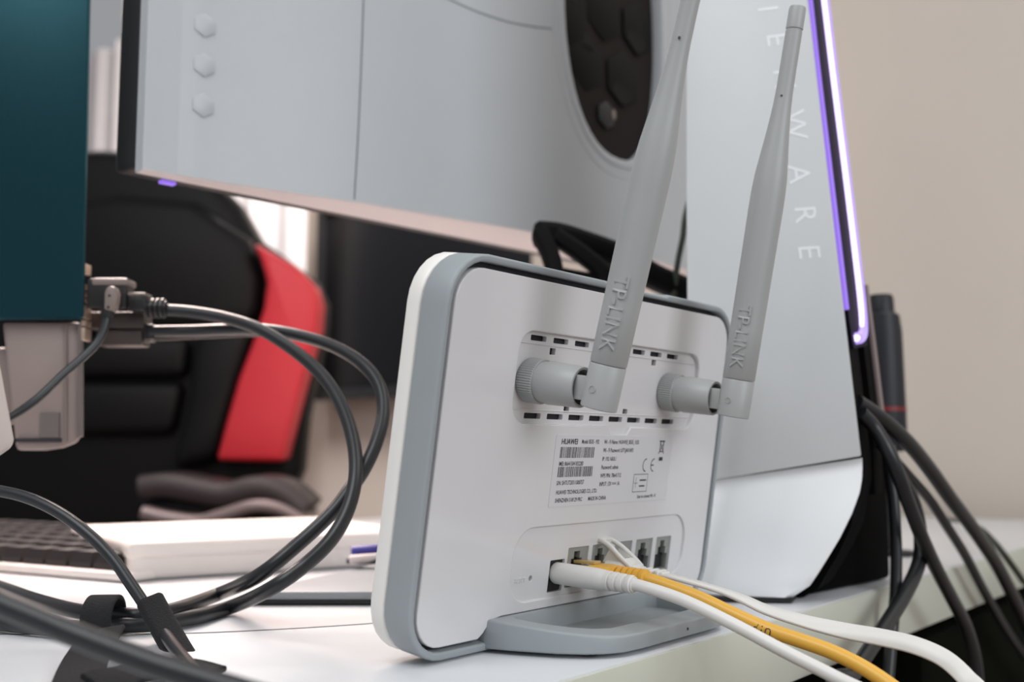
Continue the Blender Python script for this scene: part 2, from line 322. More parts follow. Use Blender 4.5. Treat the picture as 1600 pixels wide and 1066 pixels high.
# plugs and video cables
def P3(l, y=None): return [aty(px, py, yy) for px, py, yy in l]
def xbox(name, x0, y0, x1, y1, yy, th, m, par, bev=1.0):
    g = G(); g.prism([aty(x0, y1, yy), aty(x1, y1, yy), aty(x1, y0, yy), aty(x0, y0, yy)], Y * th); return g.build(name, m, par, bevel=bev)
RC = 3.15
c1 = empty('video_cable', aty(180, 470, 552), 'black video cable looping from upper plug, inner loop of the two', 'cable', 'looping video cables')
pts = P3([(250, 484, 556), (300, 488, 553), (352, 497, 548), (402, 513, 540), (450, 541, 530), (497, 580, 515), (530, 626, 500), (550, 680, 485), (556, 735, 472), (546, 790, 462), (520, 840, 455), (478, 882, 452), (420, 922, 450)])
pts += [atz(x, y, 3.2) for x, y in ((360, 949), (300, 965), (240, 975), (180, 978), (100, 982), (40, 978), (-40, 968), (-120, 955))]
g = G(); g.tube(pts, 3.1, 14); g.build('jacket', M['cableblk'], c1)
xbox('plug_body', 134, 434, 197, 482, 546, 14, M['plug'], c1, 2)
xbox('plug_lit_top', 142, 433.5, 199, 446, 545, 15, M['plugtip'], c1, 1.6)  # paler top piece paints the light catching the black plug
xbox('plug_body', 196, 457, 228, 486, 548, 12, M['plug'], c1, 2); xbox('plug_lit_top', 198, 456.5, 227, 462, 547.5, 12, M['plugtip'], c1, 0.8)
for k in range(4):
    x = 230 + k * 7.6; g = G(); a_ = aty(x, 482, 554); g.lathe(a_, X, [(0, 4.6), (.3, 5.2), (1.3, 5.2), (1.6, 4.6)], 18); g.build('strain_ring', M['plugtip'] if k % 1 else M['plug'], c1)
g = G(); g.lathe(aty(227, 482, 554), X, [(0, 4.2), (11, 3.9)], 18); g.build('strain_relief', M['plug'], c1)
c2 = empty('video_cable', aty(180, 515, 556), 'black video cable from the taupe lower plugs, wider outer loop of the two', 'cable', 'looping video cables')
pts = P3([(236, 518, 562), (300, 517, 560), (352, 515, 556), (410, 515, 548), (465, 524, 540), (520, 541, 530), (565, 568, 518), (592, 602, 508), (599, 645, 498), (588, 692, 488), (568, 735, 480), (546, 766, 474), (518, 802, 468), (462, 854, 462), (402, 901, 462)])
pts += [atz(x, y, 7.0) for x, y in ((340, 929), (280, 951))] + [atz(x, y, 6.5) for x, y in ((230, 961), (190, 961), (120, 955), (52, 937), (0, 918), (-60, 900), (-140, 885))]
g = G(); g.tube(pts, 3.1, 14); g.build('jacket', M['cableblk'], c2)
xbox('plug_body', 134, 487, 225, 513, 560, 14, M['hdmi'], c2, 1); xbox('plug_body', 150, 516, 221, 540, 561, 14, M['hdmi'], c2, 1)
xbox('strain_relief', 223, 506, 240, 531, 560, 6, M['plug'], c2, 1); xbox('strain_relief', 220, 527, 238, 534, 562, 6, M['hdmi'], c2, .6)
g = G(); g.tube(P3([(238, 529, 565), (330, 525, 562), (420, 522, 556), (480, 531, 550), (520, 545, 543)]), 1.6, 10); tag(g.build('thin_cable', M['hdmi']), 'thin taupe cable running beneath the black video cables', 'cable')
c3 = empty('thin_cable', aty(172, 470, 536), 'thin black cable with grey right-angle plug curving down to the left edge', 'cable')
g = G(); g.tube(P3([(168, 486, 537), (164, 510, 536), (152, 535, 534), (130, 558, 530), (98, 586, 524), (60, 622, 516), (28, 645, 508), (0, 658, 500), (-60, 675, 490)]), lambda u: 2.1, 12); g.build('jacket', M['cableblk'], c3)
g = G(); g.prism([aty(x, y, 533) for x, y in ((162, 484), (163, 456), (167, 448), (173, 446), (180, 449), (183, 458), (182, 470), (178, 486))], Y * 6); pg = g.build('plug', M['plugtip'], c3, bevel=1.2)
for x, y in ((171, 462), (169, 480)):
    g = G(); g.lathe(aty(x, y, 532.9), Y, [(0, .7), (.6, .7)], 10); g.build('dot', M['black'], pg)
g = G(); g.tube(P3([(170, 484, 537), (166, 495, 537)]), 3.3, 12, 1); g.build('collar', M['plug'], c3)

# cable D with hook-and-loop sleeve
pts = P3([(-120, 756, 455), (-40, 762, 450), (30, 774, 444), (85, 797, 438), (135, 832, 432), (175, 872, 428), (205, 914, 424), (228, 948, 421), (250, 980, 417)]) + [atz(x, y, 2.6) for x, y in ((275, 1015), (300, 1045), (330, 1072), (370, 1110))]
g = G(); g.tube(pts, 2.35, 12); tag(g.build('power_cable', M['cableblk']), 'black cable arching down from the left edge into a fabric sleeve on the desk', 'cable')
g = G(); L = P3([(234, 938, 421), (250, 968, 415), (268, 1000, 408), (286, 1030, 400), (302, 1052, 394)])
g.ribbon(L, [Vector((1, 0, -0.15))] * 5, 10.2, 5.8, sub=6); sl = empty('cable_tie', atz(270, 1010), 'fuzzy black hook-and-loop sleeve around the thin arching cable', 'cable tie')
g.build('sleeve', M['velcro'], sl, bevel=.8)
# loop tie
t1 = empty('cable_tie', atz(140, 1010), 'fuzzy black hook-and-loop strap looped round the paired cables with a loose tail', 'cable tie')
ctr = (atz(158, 968, 6) + atz(165, 978, 4)) / 2 + Vector((0, 0, 0)); ax = Vector((1, .1, 0)).normalized(); q1 = ax.cross(Z).normalized()
ring = [ctr + q1 * (11.5 * math.cos(a_)) + Z * (7.6 * math.sin(a_) + 2.0) for a_ in [math.radians(x) for x in range(-20, 341, 24)]]
g = G(); g.ribbon(ring, [ax] * len(ring), 11.5, 1.8, sub=4); g.build('loop', M['velcro'], t1, bevel=.4)
tl = [atz(160, 985, 9), atz(150, 1002, 7), atz(138, 1022, 4.2), atz(128, 1045, 2.4), atz(118, 1080, 1.6), atz(112, 1120, 1.4)]
g = G(); g.ribbon(tl, [Vector((1, -.15, .1))] * 6, 15.5, 1.8, sub=6); g.build('tail', M['velcro'], t1, bevel=.4)
t2 = [atz(150, 1072, 3), atz(190, 1058, 3.2), atz(235, 1048, 3.2), atz(280, 1040, 3), atz(330, 1052, 2.4)]
g = G(); g.ribbon(t2, [Vector((.1, 1, .1))] * 5, 12, 1.8, sub=6); g.build('strap', M['velcro'], t1, bevel=.4)
# foreground thick cable
g = G(); g.tube(P3([(-160, 868, 262), (-70, 910, 258), (0, 943, 254), (60, 968, 251), (120, 993, 248), (180, 1016, 246), (240, 1038, 244), (300, 1057, 242), (370, 1078, 240), (460, 1104, 238)]), 2.85, 16)
tag(g.build('foreground_cable', M['cableblk']), 'thick blurred black cable slanting across the lower left foreground', 'cable')

# ------------------------------------------------------------------ things on the far desk: keyboard, box, slab, marker
ka, kb = atz(-10, 893), atz(200, 911); kd = (ka - kb).normalized(); kn = Vector((kd.y, -kd.x, 0))
if kn.y < 0: kn = -kn
kb0 = empty('keyboard', (ka + kb) / 2, 'white keyboard with dark keycaps at the left behind the cables', 'keyboard')
KL = 430; KD = 132
g = G(); g.prism([kb, kb + kd * KL, kb + kd * KL + kn * KD, kb + kn * KD], Z * 5); g.build('case', M['paperwhite'], kb0, bevel=2)
kmesh = None
for r_ in range(6):
    for k in range(20):
        wk = 19.5; c_ = kb + kd * (16 + k * 20.5 + 9) + kn * (14 + r_ * 20.5) + Z * (5 + 3.2 + r_ * .9)
        if kmesh is None:
            g = G(); rg = [[c_ + kd * (a_ * sz) + kn * (b2 * sz) + Z * hz for a_, b2 in ((-1, -1), (1, -1), (1, 1), (-1, 1))] for sz, hz in ((9, -3.2), (9, 0), (6.5, 6))]
            g.loft(rg); ko = g.build('keycap', M['keys'], kb0, smooth=0); kmesh = ko.data; kc = c_.copy()
        else:
            ko = ko.copy(); COL.objects.link(ko); ko.parent = kb0; ko.location = (c_ - kc) * .001
b1, b2_ = atz(203, 908), atz(660, 880); bd = (b2_ - b1).normalized(); bn = Vector((-bd.y, bd.x, 0))
wb = empty('box', (b1 + b2_) / 2, 'flat glaring white box lying at the far side of the desk', 'box')
g = G(); g.prism([b1, b2_, b2_ + bn * 165, b1 + bn * 165], Z * 15); g.build('tray', M['paperwhite'], wb, bevel=3, seg=3)
g = G(); g.prism([b1 - bd * 1.5 - bn * 1.5 + Z * 11, b2_ - bn * 1.5 + Z * 11, b2_ + bn * 166 + Z * 11, b1 - bd * 1.5 + bn * 166 + Z * 11], Z * 10); g.build('lid', M['paperwhite'], wb, bevel=3.5, seg=3)
e1, e2 = atz(372, 945), atz(660, 945); e3, e4 = atz(660, 885, 4), atz(600, 884, 4)
e0 = atz(398, 934, 3)
sb = empty('tablet', (e1 + e2) / 2, 'thin grey flat device with a black underside lying behind the router', 'tablet')
pl0 = [Vector((e1.x, e1.y, 0.2)), Vector((e2.x, e2.y, 0.2)), Vector((e2.x + 20, e2.y + 105, 0.2)), Vector((e4.x, e4.y, .2))]
g = G(); g.prism(pl0, Z * 1.9); g.build('rubber_base', M['black'], sb, bevel=.3)
pl1 = [Vector((e1.x + 5, e1.y - .3, 2.1)), Vector((e2.x, e2.y - .3, 2.1)), Vector((e2.x + 20, e2.y + 106, 2.1)), Vector((e4.x, e4.y + 1, 2.1))]
g = G(); g.prism(pl1, Z * 4.0); g.build('shell', M['silver'], sb, bevel=1.2)
mk = empty('marker', atz(600, 876), 'blue-violet capped marker lying beside the white box left of the router', 'pen')
q0 = aty(549, 862, 618); q1_ = aty(640, 855, 626)
g = G(); g.lathe(q0, (q1_ - q0), [(0, 2.6), (.6, 3.0), (18, 3.0), (33, 3.0), (33.4, 2.6)], 18); g.build('cap', M['blue'], mk)
q2 = aty(546, 875, 612); g = G(); g.lathe(q2, (q1_ - q0), [(0, 2.0), (.8, 2.5), (22, 2.5), (26, 2.0)], 18); g.build('barrel', M['monbev'], mk)
g = G(); g.box(aty(585, 879, 618) + Z * 1.0, X, Y, Z, 30, 10, 3); g.build('dark_bar', M['dark'], mk, bevel=.6)  # plain dark bar below the cap

# ------------------------------------------------------------------ white monitor seen from behind
MA = math.radians(43); MW = Vector((math.sin(MA), math.cos(MA), 0)); MN = Vector((math.cos(MA), -math.sin(MA), 0))
A = aty(205, 268, 520); ZB = A.z
front = [onpl(x, 268 + .198 * (x - 205), A, MN) for x in (205, 480, 765, 1075)]
front = [Vector((p.x, p.y, ZB)) for p in front]
fd = (front[-1] - front[0]).normalized(); MNf = Vector((fd.y, -fd.x, 0))
front_end = front[0] + fd * 640
backpx = [(207.5, 262.5), (300, 279), (420, 297.5), (555, 317), (700, 342), (830, 363), (920, 384), (1010, 404), (1075, 424)]
backp = [atz(x, y, ZB) for x, y in backpx]
MH = 370.0
# straighten past the frame: mirror the bulge
def s_of(p): return (p - front[0]).dot(fd)
def o_of(p): return (p - front[0]).dot(MNf)
prof = [(s_of(p), o_of(p)) for p in backp]
mo = empty('monitor', front[0] + fd * 315 - Z * ZB, 'white monitor seen from behind with a dark oval recess and hexagon buttons', 'monitor')
lastS = prof[-1][0]
prof2 = [p for p in prof]
while prof2[-1][0] < 655:
    s_ = prof2[-1][0] + 40; prof2.append((min(s_, 800), max(10, prof[-1][1] - (s_ - lastS) * .12)))
def MPt(s_, o_, z_): return front[0] + fd * s_ + MNf * o_ + Z * (z_ - ZB)
def off(s_):
    for (a0, o0), (a1, o1) in zip(prof2, prof2[1:]):
        if a0 <= s_ <= a1: return o0 + (o1 - o0) * (s_ - a0) / (a1 - a0)
    return prof2[-1][1] if s_ > prof2[0][0] else prof2[0][1]
# smooth offset table
import bisect
SPL = spline([Vector((a_, b2, 0)) for a_, b2 in prof2[::1]], 10)
def off_s(s_):
    for a_, b2 in zip(SPL, SPL[1:]):
        if a_.x <= s_ <= b2.x: return a_.y + (b2.y - a_.y) * (s_ - a_.x) / max(1e-6, b2.x - a_.x)
    return SPL[0].y if s_ < SPL[0].x else SPL[-1].y
raw = [off_s(i * 4.0) for i in range(201)]
tab = [(i * 4.0, sum(raw[min(max(i + k * (1 if i > 6 else 0), 0), 200)] for k in range(-6, 7)) / 13) for i in range(201)]
def offs(s_): i = max(0, min(199, int(s_ / 4))); u = s_ / 4 - i; return tab[i][1] * (1 - u) + tab[i + 1][1] * u
# oval recess in (s, z); pixel -> (s,z) by marching onto the curved back
def mon_px(px, py):
    r = ray(px, py); lo, hi = 300.0, 1400.0
    def fval(t): p = EYE + r * t; return o_of(p) - offs(s_of(p))
    for _ in range(50):
        m_ = (lo + hi) / 2
        if fval(m_) > 0: lo = m_
        else: hi = m_
    p = EYE + r * lo; return s_of(p), p.z
ol = mon_px(880, 10); orr = mon_px(1036, 40); ob = mon_px(974, 253); oc = ((ol[0] + orr[0]) / 2, mon_px(957, 18)[1])
ORX = (orr[0] - ol[0]) / 2; ORZ = oc[1] - ob[1]
import sys
def ellipse(rx, rz, n=48, ex=2.25):
    out = []
    for i in range(n):
        a_ = 2 * math.pi * i / n; ca, sa = math.cos(a_), math.sin(a_)
        out.append((oc[0] + rx * math.copysign(abs(ca) ** (2 / ex), ca), oc[1] + rz * math.copysign(abs(sa) ** (2 / ex), sa)))
    return out
# back shell: grid of columns with rounded lower edge; the oval hole is cut by a plate-like fill
def backshell():
    S = [2, 4, 8] + [12 + i * 8 for i in range(77)] + [626]
    g = G(); 
    outer = [(s_, ZB + .8) for s_ in S] + [(s_, ZB + MH) for s_ in reversed(S)]
    hole = ellipse(ORX + 1, ORZ + 1)
    # triangulated fill with hole, then mapped on the curved back
    bm = bmesh.new()
    def loop(pts):
        vs = [bm.verts.new((p[0], p[1], 0)) for p in pts]; return [bm.edges.new((vs[i], vs[(i + 1) % len(vs)])) for i in range(len(vs))]
    ed = loop(outer) + loop(hole); bmesh.ops.triangle_fill(bm, edges=ed, use_beauty=True)
    # slice in s so the curve is followed
    for s_ in S[1:-1:1]:
        bmesh.ops.bisect_plane(bm, geom=bm.verts[:] + bm.edges[:] + bm.faces[:], plane_co=(s_, 0, 0), plane_no=(1, 0, 0))
    bm.verts.index_update()
    vs = [(v.co.x, v.co.y) for v in bm.verts]; fs = [tuple(v.index for v in f.verts) for f in bm.faces]; bm.free()
    g.add([MPt(s_, offs(s_), z_) for s_, z_ in vs], fs)
    return g, S
g, S = backshell(); bk = g.build('back_cover', M['mon'], mo, smooth=40)
g = G(); lo_ = []; 
n = len(S)
v = [MPt(s_, offs(s_), ZB + .8) for s_ in S] + [MPt(s_, offs(s_) - .8, ZB) for s_ in S] + [MPt(s_, 0, ZB - .3) for s_ in S]
g.add(v, [(i, i + 1, n + i + 1, n + i) for i in range(n - 1)] + [(n + i, n + i + 1, 2 * n + i + 1, 2 * n + i) for i in range(n - 1)])
g.build('underside', M['monbev'], mo, smooth=20)
g = G(); g.add([MPt(2, offs(2), ZB), MPt(2, 0, ZB), MPt(2, 0, ZB + MH), MPt(2, offs(2), ZB + MH), MPt(626, offs(626), ZB), MPt(626, 0, ZB), MPt(626, 0, ZB + MH), MPt(626, offs(626), ZB + MH)], [(0, 1, 2, 3), (4, 5, 6, 7)])
v = [MPt(s_, offs(s_), ZB + MH) for s_ in S] + [MPt(s_, 0, ZB + MH) for s_ in S]; g.add(v, [(i, i + 1, n + i + 1, n + i) for i in range(n - 1)]); g.build('top_edge', M['mon'], mo, smooth=0)
g = G(); g.prism([MPt(2, 0, ZB + 3), MPt(630, 0, ZB + 3), MPt(630, 0, ZB + MH), MPt(2, 0, ZB + MH)], -MNf * 22); g.build('front_bezel', M['black'], mo, bevel=3, seg=3)
g = G(); g.prism([MPt(12, -22.2, ZB + 14), MPt(620, -22.2, ZB + 14), MPt(620, -22.2, ZB + MH - 10), MPt(12, -22.2, ZB + MH - 10)], -MNf * .6); g.build('screen', M['screen'], mo)
def mon_line(name, px, wd, m, up, dz=.05):
    q = [mon_px(*p) for p in px]; P = [MPt(s_, offs(s_) + dz, z_) for s_, z_ in q]
    g = G(); g.ribbon(P, [up] * len(P), wd, .3, sub=8); return g.build(name, m, mo)
mon_line('seam', [(571, -60), (568, 0), (564, 110), (559, 220), (553.5, 312)], .9, M['seam'], fd)
mon_line('seam', [(640, -28), (700, -2), (740, 16), (790, 33), (830, 41), (862, 45)], .9, M['seam'], Z)
# raised rim round the oval
def ell_ring(r0, r1, d0, d1):
    a_, b2 = ellipse(*r0), ellipse(*r1); n = len(a_)
    rings = [[MPt(s_, offs(s_) + dd, z_) for s_, z_ in q] for q, dd in ((a_, d0), (a_, d1), (b2, d1), (b2, d0))]
    v = [p for r in rings for p in r]; f = [(k * n + i, k * n + (i + 1) % n, ((k + 1) % 4) * n + (i + 1) % n, ((k + 1) % 4) * n + i) for k in range(4) for i in range(n)]
    g = G(); g.add(v, f); return g
ell_ring((ORX - 1, ORZ - 1), (ORX + 5, ORZ + 5), -10, .7).build('oval_rim', M['mon'], mo, bevel=.8, smooth=50)
ell_ring((ORX + 12, ORZ + 11), (ORX + 13.2, ORZ + 12.2), -1, .3).build('oval_rim', M['mon'], mo, bevel=.3, smooth=50)
el = ellipse(ORX, ORZ); om = offs(oc[0]) - 9
g = G(); g.prism([MPt(s_, offs(s_) - 9, z_) for s_, z_ in el], -MNf * 6); rp = g.build('oval_recess', M['brown'], mo, smooth=30)
def hexa(px, py, r, dd, th, m, name, par, rot=30, sq=1.0):
    s_, z_ = mon_px(px, py); g = G(); pts = [(s_ + r * sq * math.cos(math.radians(rot + 60 * k)), z_ + r * math.sin(math.radians(rot + 60 * k))) for k in range(6)]
    g.prism([MPt(a_, offs(a_) + dd, b2) for a_, b2 in pts], MNf * th); return g.build(name, m, par, bevel=min(.5, th * .4))
for px, py in ((932, 92), (990, 120), (960, 14), (1012, 40), (905, 20)): hexa(px, py, 21, -8.98, .1, M['hexdark'], 'hexagon', rp)
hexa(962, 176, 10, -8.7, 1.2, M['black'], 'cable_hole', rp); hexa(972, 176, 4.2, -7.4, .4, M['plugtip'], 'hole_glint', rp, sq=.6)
for px, py in ((320, -22), (319.5, 40), (318.5, 102), (317, 165)): hexa(px, py, 6.3, -.3, 1.1, M['mon'], 'button', mo, rot=30)
q = MPt(s_of(onpl(268, 281, A, MN)), 0, ZB); g = G(); g.box(q - MNf * 4 - Z * 1, fd, MNf, Z, 8, 4, 1.8); g.build('status_light', M['led2'], mo, bevel=.4)
# black stand under the monitor
def msb(name, px, wd, th, m=M['standblk'], up=Z):
    g = G(); P = [aty(*p) for p in px]; g.ribbon(P, [up] * len(P), wd, th, sub=6); return g.build(name, m, mo, bevel=.8)
msb('stand_arm', [(838, 366, 634), (870, 369, 638), (910, 381, 646), (965, 401, 656), (1020, 432, 666), (1082, 458, 676)], 15, 16)
msb('stand_leg', [(842, 364, 630), (858, 395, 626), (868, 440, 622), (872, 560, 618), (876, 901, 616)], 10, 14, up=X)
msb('stand_leg', [(866, 368, 634), (912, 400, 634), (950, 436, 634), (975, 500, 634), (985, 894, 638)], 10, 14, up=X)
msb('stand_bar', [(862, 424, 628), (900, 431, 631), (948, 439, 636)], 6, 8)
g = G(); g.tube([aty(*p) for p in ((1084, 290, 662), (1071, 338, 660), (1067, 370, 660), (1060, 405, 662), (1055, 440, 664), (1052, 500, 668), (1052, 700, 670), (1056, 870, 668))], 1.9, 10); tag(g.build('thin_cable', M['grn']), 'thin dark cable hanging vertically beside the white tower', 'cable')

# ------------------------------------------------------------------ white tower with light strip
YA = math.radians(20); ND = Vector((-math.cos(YA), math.sin(YA), 0)); PNl = Vector((-math.sin(YA), -math.cos(YA), 0))   # panel runs along ND, faces PNl
Q0 = atz(1262, 937)
def tpx(px, py, d=0.0): return onpl(px, py, Q0 + PNl * d, PNl)
WT = Vector((math.sin(math.radians(27)), math.cos(math.radians(27)), 0))
tw = empty('computer_tower', Vector((Q0.x + 10, Q0.y + 55, 0)), 'white computer tower with raised pale lettering and a glowing violet light strip', 'computer')
LX = 1076
right = [(1216, -390), (1262, 0), (1303, 357), (1345, 713)]
up_pts = [tpx(*p) for p in right] + [tpx(LX, 757), tpx(LX - 4, 300), tpx(LX - 4, -390)]
for i in (4, 5, 6): pass
g = G(); g.prism(up_pts, -PNl * 6); g.build('side_panel', M['tower'], tw, bevel=.8)
lowpx = [(1345, 716), (1346, 745), (1341, 774), (1329, 805), (1312, 840), (1294, 870), (1274, 902), (1260, 922), (1240, 929), (LX, 928)]
# lower flank bows outward towards the viewer: two rings
rows = []
sl_pts = [tpx(*p) for p in lowpx] + [tpx(LX, 760)]
g = G(); g.prism(sl_pts, -PNl * 6); 
ymin = min(p.z for p in g.v); ymax = 70.0
for i, p in enumerate(g.v):
    u = max(0, min(1, (66 - p.z) / 40)); g.v[i] = p - PNl * 7.0
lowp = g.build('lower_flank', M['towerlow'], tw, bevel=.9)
# bowed skin: strips between seam and bottom
def row(frac):
    y_r = 716 + frac * (929.9 - 716)
    pr = [(716, 1346), (745, 1347), (774, 1342), (805, 1330), (840, 1313), (870, 1295), (902, 1275), (922, 1261), (930, 1240)]
    xr = None
    for (a0, x0), (a1, x1) in zip(pr, pr[1:]):
        if a0 <= y_r <= a1: xr = x0 + (x1 - x0) * (y_r - a0) / (a1 - a0)
    yl = 757 + frac * (928 - 757)
    return (LX, yl), (xr, y_r)
rows = []
for k in range(13):
    fr = k / 12; (xl, yl), (xr, yr) = row(fr); bow = -5.5 + 20.0 * fr
    a_, b2 = tpx(xl, yl), tpx(xr, yr)
    rows.append([a_ + PNl * (.2 + bow), a_.lerp(b2, .5) + PNl * (.2 + bow), a_.lerp(b2, .93) + PNl * (.2 + bow), b2 + PNl * (.2 + bow * .75)])
g = G(); vv = [p for r in rows for p in r]; g.add(vv, [(k * 4 + i, k * 4 + i + 1, k * 4 + 5 + i, k * 4 + 4 + i) for k in range(12) for i in range(3)])
# give the skin a thickness
b0 = len(g.v); g.v += [p - PNl * 6 for p in vv]; g.f += [tuple(b0 + i for i in reversed(f)) for f in list(g.f)]
ringi = [k * 4 for k in range(13)] + [48, 49, 50, 51] + [k * 4 + 3 for k in range(12, -1, -1)] + [3, 2, 1, 0]
bnd = [0, 4, 8, 12, 16, 20, 24, 28, 32, 36, 40, 44, 48, 49, 50, 51, 47, 43, 39, 35, 31, 27, 23, 19, 15, 11, 7, 3, 2, 1]
g.f += [(bnd[i], bnd[(i + 1) % len(bnd)], b0 + bnd[(i + 1) % len(bnd)], b0 + bnd[i]) for i in range(len(bnd))]
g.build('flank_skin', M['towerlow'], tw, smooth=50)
# dark core
core = [tpx(x - 3, y, -6) for x, y in right] + [tpx(1344, 750, -6), tpx(1330, 822, -6), tpx(1312, 862, -6), tpx(1278, 920, -6), tpx(1255, 934, -6), tpx(LX + 3, 932, -6), tpx(LX + 3, -390, -6)]
g = G(); g.prism(core, WT * 35); g.build('core', M['bodyblk'], tw)
fr_pl = Q0  # end face plane through the leaning panel edge
E0, E1 = tpx(1345, 713, -5), tpx(1262, 0, -5); EN = (E1 - E0).cross(WT).normalized()
if EN.dot(EYE - E0) < 0: EN = -EN
def epx(px, py, d=0.0): return onpl(px, py, E0 + EN * d, EN)
g = G(); g.prism([epx(1225, -390, .3), epx(1265, 0, .3), epx(1327, 500, .3), epx(1334, 545, .3), epx(1356, 540, .3), epx(1350, 440, .3), epx(1294, 0, .3), epx(1246, -390, .3)], -EN * 3); g.build('light_recess', M['ledbg'], tw)
led = [(1240, -390), (1262, -200), (1287, 0), (1299, 100), (1311.5, 200), (1324, 300), (1336, 400), (1344, 470), (1347, 510), (1345, 526), (1338, 529)]
g = G(); g.tube([epx(x, y, 1.0) for x, y in led], 3.0, 14); ls = g.build('light_strip', M['led3'], tw)
g = G(); g.tube([epx(x, y, 1.0) + PNl * 1.7 for x, y in led], 1.75, 12); g.build('light_core', M['led'], ls)
near = [(1223, -390), (1242, -200), (1266, 0), (1277, 100), (1289, 200), (1301, 300), (1313, 400), (1323, 484)]
g = G(); g.tube([epx(x, y, 1.0) for x, y in near], 1.3, 10); g.build('light_strip', M['led2'], tw)  # thin glowing tube drawn for the strip's reflection along the panel edge
far = [(1352, 446), (1358, 495), (1364, 541), (1378, 655)]
g = G(); g.ribbon([epx(x, y, 1.2) for x, y in far], [WT] * 4, 5.0, 3, sub=6); g.build('far_panel_edge', M['mauve'], tw)
q = [epx(x - 2, y, 0) for x, y in ((1352, 446), (1364, 541), (1378, 655))]; q += [q[-1] - Z * 40]; q += [p + ND * 45 for p in reversed(q)]
g = G(); g.prism([p - WT * 1.5 for p in q], -WT * 26); g.build('rear_core', M['bodyblk'], tw)
# dark foot under the tower end
f0, f1 = atz(1270, 930), atz(1393, 904); fdv = (f1 - f0).normalized(); fnv = Vector((-fdv.y, fdv.x, 0))
g = G(); g.prism([f0, f1, f1 + fnv * 60, f0 + fnv * 70], Z * 72)
for i in range(4, 8): g.v[i] = g.v[i] + Z * 8
g.build('foot', M['bodyblk'], tw, bevel=3)
g = G(); a_ = [atz(1084, 939, 0), atz(1238, 942, 0)]; g.prism([a_[0], a_[1], a_[1] - PNl * 40, a_[0] - PNl * 40], Z * 2.2); g.build('shadow_gap_strip', M['black'], tw)  # black strip standing in for the shaded gap under the tower
# lettering
g = G()
for chh, px, py in (('A', 1160, -130), ('L', 1180, -80), ('I', 1200, 14), ('E', 1215, 64), ('N', 1226, 124), ('W', 1243, 195), ('A', 1249, 272), ('R', 1259, 336), ('E', 1265, 396)):
    if chh in 'AL' and py < 0: continue
    v, f = text(chh, 15.0, .06, 0, 'CENTER')
    cx = sum(p.x for p in v) / len(v); lo_, hi_ = min(p.y for p in v), max(p.y for p in v)
    c_ = tpx(px, py); RX = -ND     # panel's rightward direction; glyph up = right, glyph right = down
    dn = (tpx(px + 8, py + 60) - c_).normalized()
    g.add([c_ + dn * (p.x - cx) + RX * (p.y - (lo_ + hi_) / 2) + PNl * (.1 + p.z) for p in v], f)
g.build('lettering', M['letter'], tw, smooth=0)

# slim dark device behind the tower
sy = 760
sp = empty('speaker', Vector((aty(1384, 700, sy).x, sy, 0)), 'slim blue-black upright device with a red line, standing behind the tower', 'speaker')
cx0 = aty(1381, 600, sy).x; s_ = sy / F
def zz(py): return aty(1380, py, sy).z
prof = [(zz(706), 26 * s_), (zz(690), 32 * s_), (zz(640), 32 * s_), (zz(520), 30 * s_), (zz(494), 27 * s_), (zz(488), 20 * s_), (zz(466), 19 * s_), (zz(461), 16 * s_)]
g = G(); g.lathe(Vector((cx0, sy, 0)), Z, prof, 32); g.build('body', M['spk'], sp)
g = G(); g.lathe(Vector((cx0, sy, 0)), Z, [(zz(643), 32.6 * s_), (zz(637), 32.6 * s_)], 32); g.build('red_ring', M['redline'], sp)
g = G(); g.lathe(Vector((cx0 + 2, sy, 0)), Z, [(0, 14), (3, 14), (4, 5), (zz(705), 5)], 20); g.build('stand', M['black'], sp)

# ------------------------------------------------------------------ black cables hanging over the desk edge
def drop(label, l, r, m='cableblk', name='power_cable'):
    P = [onpl(px, py, DL(0, d), N0) for px, py, d in l]; P += [P[-1] + (P[-1] - P[-2]) * .6 - Z * 90, P[-1] + (P[-1] - P[-2]) * .8 - Z * 420]
    g = G(); g.tube(P, r, 12); return tag(g.build(name, M[m]), label, 'cable', 'cables hanging over the desk edge')
drop('thick black cable leaving the tower highest and sweeping far right', [(1338, 628, 52), (1378, 655, 58), (1415, 688, 62), (1450, 730, 64), (1485, 779, 66), (1515, 819, 67), (1537, 851, 67), (1556, 880, 67), (1577, 920, 67), (1600, 968, 67), (1622, 1020, 67), (1650, 1090, 67)], 4.1)
drop('black cable between two thicker ones, passing the desk edge near the right', [(1372, 690, 50), (1400, 722, 54), (1425, 750, 56), (1452, 781, 57), (1479, 822, 58), (1508, 868, 58), (1535, 919, 58), (1570, 980, 58), (1602, 1026, 58), (1650, 1090, 58)], 2.9)
drop('black cable running from the tower down to the lower right frame edge', [(1345, 645, 56), (1366, 668, 60), (1388, 706, 66), (1404, 744, 69), (1418, 782, 70), (1438, 834, 71), (1462, 887, 71), (1486, 933, 71), (1508, 976, 71), (1522, 1022, 71), (1528, 1068, 71), (1530, 1120, 71)], 3.6)
drop('black cable hanging almost straight down the front of the desk', [(1384, 690, 52), (1390, 735, 55), (1396, 782, 57), (1400, 848, 58), (1400, 912, 58), (1397, 955, 58), (1392, 1010, 58), (1387, 1070, 58), (1384, 1120, 58)], 3.0)
drop('black cable bending back left below the desk edge', [(1388, 700, 52), (1404, 740, 60), (1426, 782, 63), (1437, 826, 64), (1438, 866, 65), (1430, 896, 65), (1412, 932, 65), (1386, 974, 65), (1358, 1016, 65), (1332, 1054, 65), (1296, 1104, 65)], 3.7)
drop('thin olive cable curving over the desk end at the far right', [(1478, 812, -60), (1505, 815, -10), (1530, 826, 36), (1552, 846, 50), (1575, 875, 58), (1597, 906, 60), (1625, 950, 60)], 2.2, 'grn', 'thin_cable')

